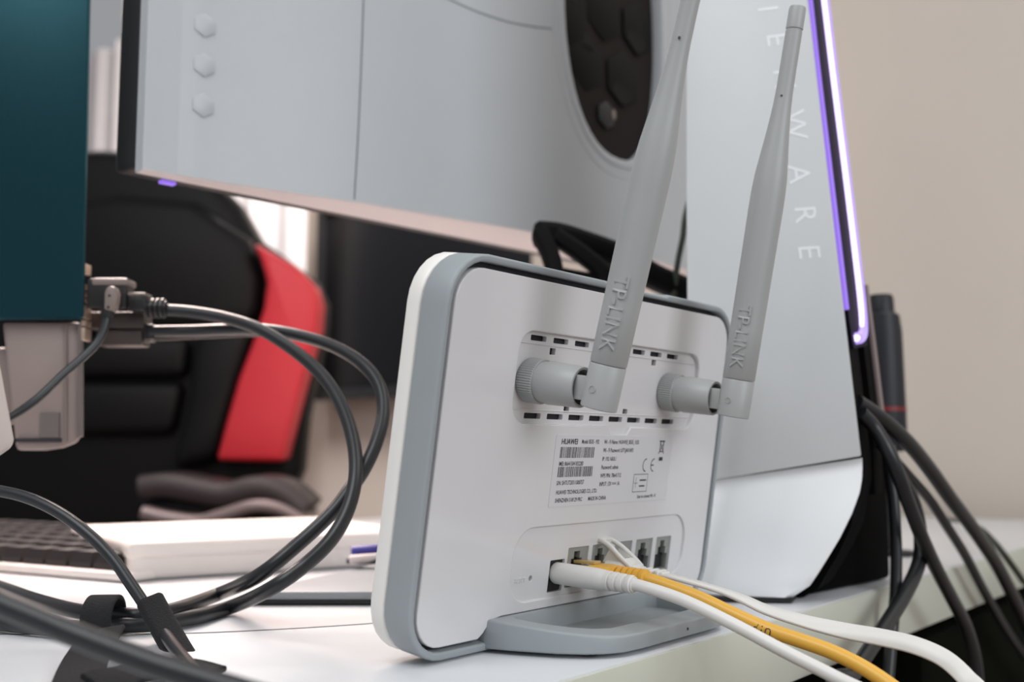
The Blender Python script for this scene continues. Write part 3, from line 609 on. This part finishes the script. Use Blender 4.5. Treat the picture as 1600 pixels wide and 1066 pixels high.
# ------------------------------------------------------------------ router
ro = empty('router', RL(103, 0, 0), 'white and grey router seen from behind with two antenna sockets and five ports', 'router')
RW, RH = 206.0, 139.0
fn = lambda x, y, z: RL(x, y, z)
g = plate(rrect(0, 0, RW, RH, 19), [], -18.8, -11.9, 1.5, fn); g.build('front_shell', M['white'], ro, smooth=40)
out = rrect(0, 0, RW, RH, 19)
# notch along the top edge
out2 = []
for p in out: out2.append(p)
idx = max(i for i, p in enumerate(out2) if p[1] > RH - .01 and p[0] > 100)
out2[idx + 1:idx + 1] = [(141.5, RH), (140, RH - 1.0), (107, RH - 1.0), (105, RH)]
g = plate(out2, [rrect(2.7, 2.9, RW - 2.7, RH - 2.7, 16)], -11.8, 0, .9, fn); g.build('side_frame', M['grey'], ro, smooth=40)
g = plate(rrect(2.7, 2.7, RW - 2.7, RH - 2.7, 16), [], -7.6, -4.5, .2, fn); g.build('inner_plate', M['dark'], ro)
# back panel with recesses
tabn = [(178, 98), (178, 90)]
px0, px1, py0, py1 = 42, 177, 81.6, 115.4
rec = rrect(px0, py0, px1, py1, 8)
bi = [i for i, p in enumerate(rec) if abs(p[1] - py0) < .01 and p[0] < 100]
rec2 = list(rec); i0 = max(bi); rec2[i0 + 1:i0 + 1] = [(107, py0), (109.5, py0 - 3.0), (121.5, py0 - 3.0), (124, py0)]
pr = rrect(53, 15.2, 181.5, 42.8, 11)
pan = rrect(4.4, 4.6, RW - 4.6, RH - 4.9, 13)
# lower edge follows the stand
bt = [i for i, p in enumerate(pan) if abs(p[1] - 4.6) < .01]
lft = [p for p in pan if p[0] < 100 and p[1] < 40 and p[1] >= 4.6]; 
pan_l = pan[-8:]; pan_rest = pan[:-8]
stand_curve = [(38, 4.6), (40.5, 6.2), (43, 9), (46, 10.8), (50, 11.4), (156, 11.4), (160, 10.8), (163, 9), (165.5, 6.2), (168, 4.6)]
pan2 = pan_rest + pan_l + stand_curve
g = plate(pan2, [rec2, pr], -4.3, -.4, .5, fn); bp = g.build('back_panel', M['panel'], ro, smooth=40)
# antenna recess: sloped wall, floor with slots
slots = []
for k in range(8):
    a_ = 50.6 + k * 14.2; slots.append(rrect(a_, 112.0, a_ + 9.6, 114.0, .3, 1)); a_ = 52.0 + k * 14.3; slots.append(rrect(a_, 83.3, a_ + 10.2, 85.4, .3, 1))
for s_, t_ in ((65, 108.8), (139.5, 109.4), (78.5, 87.4), (121, 87.6)): slots.append(rrect(s_ - 1.8, t_ - 1.2, s_ + 1.8, t_ + 1.2, .2, 1))
g = plate(rrect(px0 - 1, py0 - 3.6, px1 + 1, py1 + 1, 8), slots, -4.4, -2.4, .15, fn); rf = g.build('antenna_recess', M['panel'], ro, smooth=40)
for t_ in (110.9, 86.6):
    g = G(); g.ribbon([RL(44, t_, -2.3), RL(110, t_, -2.3), RL(175, t_, -2.3)], [UP] * 3, .5, .5, sub=1); g.build('step_ridge', M['panel'], rf)
g = plate(rrect(px0, py0, px1, py1, 6), [], -6.6, -5.6, .1, fn); g.build('vent_backing', M['vent'], rf)
# port recess floor
ports = [(89.8, 104.3), (107.0, 120.6), (123.8, 137.6), (140.8, 154.8), (158.0, 171.0)]
holes = [rrect(a_, 17.6, b2, 33.2, .3, 1) for a_, b2 in ports] + [rrect(78.4, 16.8, 88.0, 29.2, .3, 1)]
ho = [p for p in holes]; resh = [(66.6 + 1.1 * math.cos(a_), 23.5 + 1.1 * math.sin(a_)) for a_ in [i * math.pi / 6 for i in range(12)]]
g = plate(rrect(52, 14.2, 182.5, 43.8, 11), ho + [resh], -4.4, -1.3, .15, fn); pf = g.build('port_recess', M['panel'], ro, smooth=40)
g = plate([(51, 14), (183, 14), (183, 44), (51, 44)], [], -7.2, -6.2, .1, fn); g.build('backing', M['vent'], pf)
g = plate(rrect(78.6, 17, 87.8, 29, .4, 1), [], -5.5, -2.2, .2, fn); g.build('power_socket', M['black'], ro)
for a_, b2 in ports:
    m_ = (a_ + b2) / 2; hw = (b2 - a_) / 2 - 1.3
    hole = [(m_ - hw, 18.6), (m_ + hw, 18.6), (m_ + hw, 25.4), (m_ + hw * .62, 25.4), (m_ + hw * .62, 28.6), (m_ + hw * .34, 28.6), (m_ + hw * .34, 31.4), (m_ - hw * .34, 31.4), (m_ - hw * .34, 28.6), (m_ - hw * .62, 28.6), (m_ - hw * .62, 25.4), (m_ - hw, 25.4)]
    g = plate([(a_ + .2, 17.8), (b2 - .2, 17.8), (b2 - .2, 33), (a_ + .2, 33)], [hole], -4.5, -1.9, .1, fn); g.build('ethernet_port', M['shell'], ro)
# stand
def stand():
    # wedge that leaves the panel, ring shaped foot towards the viewer
    prof_out = [(42, 0), (44, 10), (49, 26), (54, 35), (59, 40), (66, 43.6), (76, 44.6)]
    L = prof_out + [(103, 44.6)] + [(206 - a_, b2) for a_, b2 in reversed(prof_out)]
    inn = [(53, 6), (55, 15), (60, 25), (65, 30.5), (72, 33.5), (103, 34)]; inn = inn + [(206 - a_, b2) for a_, b2 in reversed(inn[:-1])]
    g = plate(L + [(160, -14), (46, -14)], [inn + [(150, 2.4), (56, 2.4)]], 1.0, 11.4, .9, lambda x, y, z: DL(x, y, z))
    # slope the top: lower towards the viewer
    return g
g = stand(); 
for i, p in enumerate(g.v):
    d_ = (p - O).dot(N0); u = max(0, min(1, (d_ - 2) / 42)); 
    if p.z > 3: g.v[i] = p - Z * (4.6 * u)
sg = g.build('stand', M['grey'], ro, smooth=40)
g = plate([(47, -6), (50, 20), (60, 38), (103, 41), (146, 38), (156, 20), (159, -6)], [], 1.6, 3.8, .2, lambda x, y, z: DL(x, y, z)); g.build('stand_floor', M['grey'], ro)
for s_, d_ in ((64, 33), (142, 33), (60, -4), (146, -4)):
    g = G(); g.box(DL(s_, d_, .55), W, N0, Z, 12, 5, 1.0); g.build('foot_pad', M['dark'], ro)
for s_, t_ in ((120, 0), (138, 1)):
    g = G(); p = onpl(1040 if t_ == 0 else 1075, 965 if t_ == 0 else 983, DL(0, 34.2 if t_ == 0 else 44.8), N0); g.lathe(p, N0, [(-.4, .55), (.1, .55)], 8); g.build('mark', M['dot'], ro)
# reset lettering
v, f = text('RESET', 2.6, .12); g = G(); g.add([RL(56.5 + p.x, 22.4 + p.y, -1.2 + p.z) for p in v], f); g.build('reset_lettering', M['panel'], ro, smooth=0)
# label
lab = plate(rrect(71, 50.2, 160, 78, .8, 2), [], -.4, -.25, .02, fn).build('label_sticker', M['label'], ro)
g = G(); gb = G()
def put(s, s_, t_, size, xs=1.0, G_=None):
    v, f = text(s, size, 0, 0, 'LEFT', xs, .035); (G_ or g).add([RL(s_ + p.x, t_ + p.y, -.2) for p in v], f)
put('HUAWEI', 74.6, 74.3, 3.0, .95); put('HUAWEI', 74.72, 74.3, 3.0, .95); put('Model: B535 - 932', 88.4, 74.6, 2.3, .72); put('Wi - Fi Name: HUAWEI_B535_1E35', 104.5, 74.6, 2.3, .78)
put('Wi - Fi Password: L0T1JA01NF3', 104.5, 71.2, 2.3, .76); put('IP: 192.168.8.1', 104.5, 67.7, 2.3, .78); put('Password: admin', 104.5, 64.3, 2.3, .82); put('WPS PIN: 78641712', 104.5, 60.9, 2.3, .82); put('INPUT: 12V === 1A', 104.5, 57.5, 2.3, .78)
put('IMEI: 866415041832283', 74.6, 66.0, 2.3, .74); put('S/N: SHTUT20311000757', 74.6, 58.6, 2.3, .76); put('HUAWEI TECHNOLOGIES CO., LTD.', 74.9, 55.0, 2.2, .8); put('SHENZHEN 518129 PRC', 74.9, 51.9, 2.2, .8); put('MADE IN CHINA', 97.5, 51.9, 2.2, .8)
put('Scan to connect Wi - Fi', 135, 51.6, 2.0, .8)
def bars(s0_, s1_, t0, t1):
    s_ = s0_
    while s_ < s1_:
        w_ = random.choice((.22, .3, .45, .6)); gb.add([RL(s_, t0, -.21), RL(s_ + w_, t0, -.21), RL(s_ + w_, t1, -.21), RL(s_, t1, -.21)], [(0, 1, 2, 3)]); s_ += w_ + random.choice((.25, .35, .5))
bars(74.6, 97.4, 69.0, 73.2); bars(74.6, 98.6, 61.6, 65.6)
gb.build('barcode', M['barink'], lab, smooth=0)
# CE mark
def arc(cx, cy, r, a0, a1, n=12, w_=.45):
    o_ = []
    for k in range(n): 
        a_, b2 = math.radians(a0 + (a1 - a0) * k / n), math.radians(a0 + (a1 - a0) * (k + 1) / n)
        g.add([RL(cx + (r - w_) * math.cos(a_), cy + (r - w_) * math.sin(a_), -.2), RL(cx + r * math.cos(a_), cy + r * math.sin(a_), -.2), RL(cx + r * math.cos(b2), cy + r * math.sin(b2), -.2), RL(cx + (r - w_) * math.cos(b2), cy + (r - w_) * math.sin(b2), -.2)], [(0, 1, 2, 3)])
arc(139.5, 65.6, 2.9, 90, 270); arc(146.0, 65.6, 2.9, 90, 270)
def rect(a0, b0_, a1, b1_): g.add([RL(a0, b0_, -.2), RL(a1, b0_, -.2), RL(a1, b1_, -.2), RL(a0, b1_, -.2)], [(0, 1, 2, 3)])
rect(143.3, 65.3, 145.8, 65.8)
# crossed-out bin
rect(148.8, 75.6, 153.0, 76.2); rect(149.3, 71.4, 149.7, 75.6); rect(152.1, 71.4, 152.5, 75.6); rect(149.3, 71.2, 152.5, 71.6); rect(149.6, 67.4, 152.8, 69.0)
for sg_ in (1, -1): g.add([RL(150.9 - 2.4 * sg_, 70.6, -.19), RL(150.9 - 2.0 * sg_, 70.4, -.19), RL(150.9 + 2.4 * sg_, 76.2, -.19), RL(150.9 + 2.0 * sg_, 76.4, -.19)], [(0, 1, 2, 3)])
# small boxed diagram
for r_ in ((130.5, 54.2, 142, 54.45), (130.5, 61.6, 142, 61.85), (130.5, 54.2, 130.75, 61.8), (141.8, 54.2, 142, 61.8), (131.2, 57.9, 134, 58.1), (132.5, 56, 132.7, 60.6), (135.5, 58.9, 141, 59.5), (135.5, 56.4, 140, 57.0)): rect(*r_)
g.build('label_print', M['ink'], lab, smooth=0)

# ------------------------------------------------------------------ antennas
def antenna(s_, b, label, dh=30.0, shift=0.0, R=6.7):
    base = RL(s_, 97.5, -2.3); ax = UP * math.cos(b) + N * math.sin(b); hp = RL(s_, 97.5, dh)
    an = empty('antenna', base, label, 'antenna', 'antennas on the router')
    # knurled nut
    g = G(); seg = 112; rings = []
    for l, r, kn in ((0, 7.6, 0), (.6, 8.3, 1), (6.6, 8.3, 1), (7.0, 7.9, 0)):
        rr = []
        for i in range(seg):
            a_ = 2 * math.pi * i / seg; q = r - (.42 if (kn and i % 2) else 0); rr.append(base + N * l + (W * math.cos(a_) + UP * math.sin(a_)) * q)
        rings.append(rr)
    g.loft(rings); g.build('knurled_nut', M['antenna'], an, smooth=20)
    g = G(); g.lathe(base, N, [(6.9, 7.4), (8.5, 7.4), (10, 7.9), (23.5, 7.4), (24.0, 7.1), (24.0, 6.3), (19.5, 6.1)], 36); g.build('connector_sleeve', M['antenna'], an)
    g = G(); g.box(RL(s_, 97.5, 22.5), W, UP, N, 4.6, 7.5, 9); g.box(RL(s_ - 3.9, 97.5, 22.5), W, UP, N, 1.4, 8.6, 7); g.box(RL(s_ + 3.9, 97.5, 22.5), W, UP, N, 1.4, 8.6, 7); g.build('hinge', M['antenna'], an, bevel=.4)
    g = G(); g.lathe(hp, ax, [(-6.6, R - .3), (-6.3, R), (8.6, R), (9.0, R - .25)], 40); kn = g.build('elbow', M['antenna'], an)
    side = (-W).normalized(); g = G(); g.lathe(hp + side * (R - .35) , side, [(0, 1.35), (.5, 1.35), (.55, 1.1), (.35, 1.05)], 20); g.build('hinge_pin', M['antenna'], kn)
    g = G(); k = 1.0
    pr = [(9.2, R - .25), (9.5, R), (30, R + .1), (60, R + .25), (80, R + .4), (88, R + .35), (95, R), (102, R - .75), (110, R - 1.65), (118, R - 2.4), (124, R - 2.9), (130, R - 3.15), (140, R - 3.25), (155.8, R - 3.25), (156.0, R - 3.55), (156.6, R - 3.55), (156.8, R - 3.15), (165, R - 3.2), (166, R - 3.5)]
    if shift: pr = [(l if l < 20 else l + shift * min(1, (l - 20) / 60), r) for l, r in pr]
    g.lathe(hp, ax, pr, 40); sh = g.build('shaft', M['antenna'], an, smooth=40)
    # raised lettering wrapped on the shaft, read downwards
    view = (EYE - (hp + ax * 28)); view = (view - ax * view.dot(ax)).normalized(); tang = view.cross(ax).normalized()  # viewer's right
    if tang.x < 0: tang = -tang
    v, f = text('TP-LINK', 7.4, .45, .04, 'CENTER', .98); g = G(); lo_, hi_ = min(p.y for p in v), max(p.y for p in v); cy = (lo_ + hi_) / 2
    a0 = -0.28; pts = []
    for p in v:
        ang = a0 + (p.y - cy) / R; rad = R + .18 + p.z
        pts.append(hp + ax * (27.0 - p.x) + (view * math.cos(ang) + tang * math.sin(ang)) * rad)
    g.add(pts, f); g.build('raised_lettering', M['antenna'], sh, smooth=20)
    g = G(); q = hp + ax * (128 if not shift else 122); vw = (EYE - q); vw = (vw - ax * vw.dot(ax)).normalized(); g.lathe(q + vw * 3.2 - tang * .9, vw, [(0, .5), (.5, .5)], 8); g.build('dot', M['dot'], sh)
    return an
antenna(52, math.radians(7.0), 'nearer grey antenna on the left socket of the router, top cut off', shift=-9, R=6.5)
antenna(152.5, math.radians(2.5), 'farther grey antenna on the right socket of the router, whole tip visible', dh=31)

# ------------------------------------------------------------------ plugs and cables at the router
def HN(s_, t_, d): return RL(s_, t_, -1) + N0 * d
# power
pc = empty('power_cable', HN(83, 23.2, 0), 'round white power cable with a fat plug in the router', 'cable')
PD = (N0 - Z * .055).normalized(); o_ = HN(83.2, 24.2, -1.0); g = G(); g.lathe(o_, PD, [(0, 3.8), (.8, 4.15), (14, 4.2), (20, 4.1), (23.5, 3.8), (24, 3.6)], 36); g.build('plug', M['cablewht'], pc)
g = G(); pr = []
for k in range(4): l = 23.5 + k * 3.1; pr += [(l, 3.2), (l + .2, 3.75 - k * .13), (l + 2.0, 3.75 - k * .13), (l + 2.25, 2.9), (l + 3.0, 2.9)]
g.lathe(o_, PD, pr, 30); g.build('strain_relief', M['cablewht'], pc, smooth=50)
end = o_ + PD * 37
g = G(); g.tube([o_ + PD * 31, end, aty(1046, 930, 398), aty(1090, 948, 391), aty(1156, 981, 381), aty(1227, 1019, 370), aty(1304, 1058, 358), aty(1400, 1110, 343), aty(1500, 1210, 330), Vector((175, 320, -180)), Vector((182, 318, -480))], 2.25, 16); g.build('jacket', M['cablewht'], pc)
# yellow ethernet in the first port
yc = empty('ethernet_cable', HN(97, 22.6, 0), 'yellow ethernet cable with a ribbed boot in the first port', 'cable', 'ethernet cables in the router')
o_ = HN(97, 22.6, -2)
g = G(); g.box(o_ + N0 * 6, W, Z, N0, 11.5, 7.4, 12); g.build('clear_plug', M['clear'], yc, bevel=.4)
g = G(); g.box(o_ + N0 * 7 + Z * 5, W, Z, N0, 4.5, 1.2, 10); g.build('latch', M['clear'], yc, bevel=.2)
g = G(); rg = []
for l, a_, b2 in ((11, 6.2, 4.3), (16, 6.0, 4.3), (20, 4.6, 4.0)):
    rg.append([o_ + N0 * l + W * (a_ * x_) + Z * (b2 * y_) for x_, y_ in ((-1, -.7), (-.8, -1), (.8, -1), (1, -.7), (1, .7), (.8, 1), (-.8, 1), (-1, .7))])
g.loft(rg); g.build('boot', M['cableyel'], yc, smooth=30)
g = G(); pr = []
for k in range(6): l = 19.5 + k * 2.55; pr += [(l, 3.3), (l + .2, 4.5 - k * .12), (l + 1.5, 4.5 - k * .12), (l + 1.7, 3.3)]
g.lathe(o_, N0, pr, 28); g.build('strain_relief', M['cableyel'], yc, smooth=50)
g = G(); yp = [o_ + N0 * 28, o_ + N0 * 35, aty(1060, 922, 413), aty(1100, 938, 408), aty(1150, 962, 401), aty(1200, 984, 394), aty(1250, 1001, 387), aty(1300, 1019, 380), aty(1350, 1044, 372), aty(1400, 1078, 363), aty(1440, 1116, 354), aty(1500, 1230, 345), Vector((190, 336, -180)), Vector((196, 334, -480))]
g.tube(yp, 2.6, 18); yj = g.build('jacket', M['cableyel'], yc)
v, f = text('UTP', 3.4, .03, 0, 'CENTER', 1.1); g = G(); q = aty(1196, 983, 394.5); dirc = (aty(1230, 995, 389) - aty(1170, 971, 398)).normalized(); vw = (EYE - q); vw = (vw - dirc * vw.dot(dirc)).normalized(); upc = vw.cross(dirc)
if upc.z < 0: upc = -upc
pts = []
for p in v:
    ang = (-(p.y - 1.2) - 0.6) / 2.6; pts.append(q - dirc * p.x + (vw * math.cos(ang) + upc * math.sin(ang)) * (2.68 + p.z))
g.add(pts, f); g.build('cable_print', M['ink'], yj, smooth=0)
# flat white ethernet in the second port
wc = empty('ethernet_cable', HN(113.8, 22.6, 0), 'flat white ethernet cable with an arched latch guard in the second port', 'cable', 'ethernet cables in the router')
o_ = HN(113.8, 22.6, -2)
g = G(); g.box(o_ + N0 * 6, W, Z, N0, 11.5, 7.2, 12); g.build('clear_plug', M['clearw'], wc, bevel=.4)
g = G(); rg = []
for l, a_, b2, zc in ((8, 6.1, 4.3, .2), (15, 5.9, 4.2, .2), (20, 4.2, 3.5, -.2)):
    rg.append([o_ + N0 * l + Z * zc + W * (a_ * x_) + Z * (b2 * y_) for x_, y_ in ((-1, -.7), (-.8, -1), (.8, -1), (1, -.7), (1, .7), (.8, 1), (-.8, 1), (-1, .7))])
g.loft(rg); g.build('boot', M['cablewht'], wc, smooth=30)
g = G()
for sgn in (-1, 1):
    P = [o_ + N0 * l + Z * z_ + W * (sgn * x_) for l, z_, x_ in ((2.6, 12.4, 2.6), (5.4, 12.2, 3.2), (9.4, 10.2, 3.7), (13, 7.4, 4.2), (16.5, 4.6, 4.4), (19.4, 2.2, 4.0))]
    g.ribbon(P, [W] * 6, 1.8, 1.9, sub=6)
P = [o_ + N0 * l + Z * z_ for l, z_ in ((2.2, 12.5), (3.4, 12.5), (4.8, 12.3), (6.2, 11.8))]; g.ribbon(P, [W] * 4, 6.6, 1.7, sub=4)
P = [o_ + N0 * l + Z * z_ for l, z_ in ((15.5, 5.0), (18, 3.2), (20.5, 1.6))]; g.ribbon(P, [W] * 3, 8.2, 1.8, sub=4)
g.build('latch_guard', M['cablewht'], wc, smooth=50)
g = G()
for sgn in (-1, 1):
    g.prism([o_ + N0 * l + Z * z_ + W * (sgn * 3.6 - .4) for l, z_ in ((6, 4), (9.6, 9.6), (13, 6.8), (16.5, 4.2), (18, 2.6), (12, 2.6))], W * .8)
g.build('guard_web', M['cablewht'], wc, smooth=0)
g = G()
for k in range(4):
    l = 20.8 + k * 3.1; g.box(o_ + N0 * l - Z * .3, W, Z, N0, 8.4 - k * .35, 5.4 - k * .3, 2.1)
g.box(o_ + N0 * 26 - Z * .3, W, Z, N0, 6.0, 3.4, 14); g.build('strain_relief', M['cablewht'], wc, bevel=.55, smooth=50)
fp = [o_ + N0 * 30 - Z * .3, o_ + N0 * 36 - Z * .4, aty(1120, 921, 424), aty(1160, 936, 418), aty(1200, 954, 411), aty(1260, 972, 402), aty(1320, 986, 394), aty(1380, 997, 386), aty(1430, 1009, 379), aty(1475, 1029, 372), aty(1510, 1060, 364), aty(1540, 1100, 357), aty(1575, 1230, 350), Vector((206, 348, -180)), Vector((212, 346, -480))]
fu = [W, W, W, (W + Z * .15), (W + Z * .3), W * .8 + Z * .5, W * .6 + Z * .7, W * .5 + Z * .8, W * .5 + Z * .8, W * .55 + Z * .75, W * .6 + Z * .7, W * .6 + Z * .7, W * .9 + Z * .2, W, W]
g = G(); g.ribbon(fp, fu, 6.2, 1.5, sub=8); g.build('jacket', M['cablewht'], wc, smooth=50)
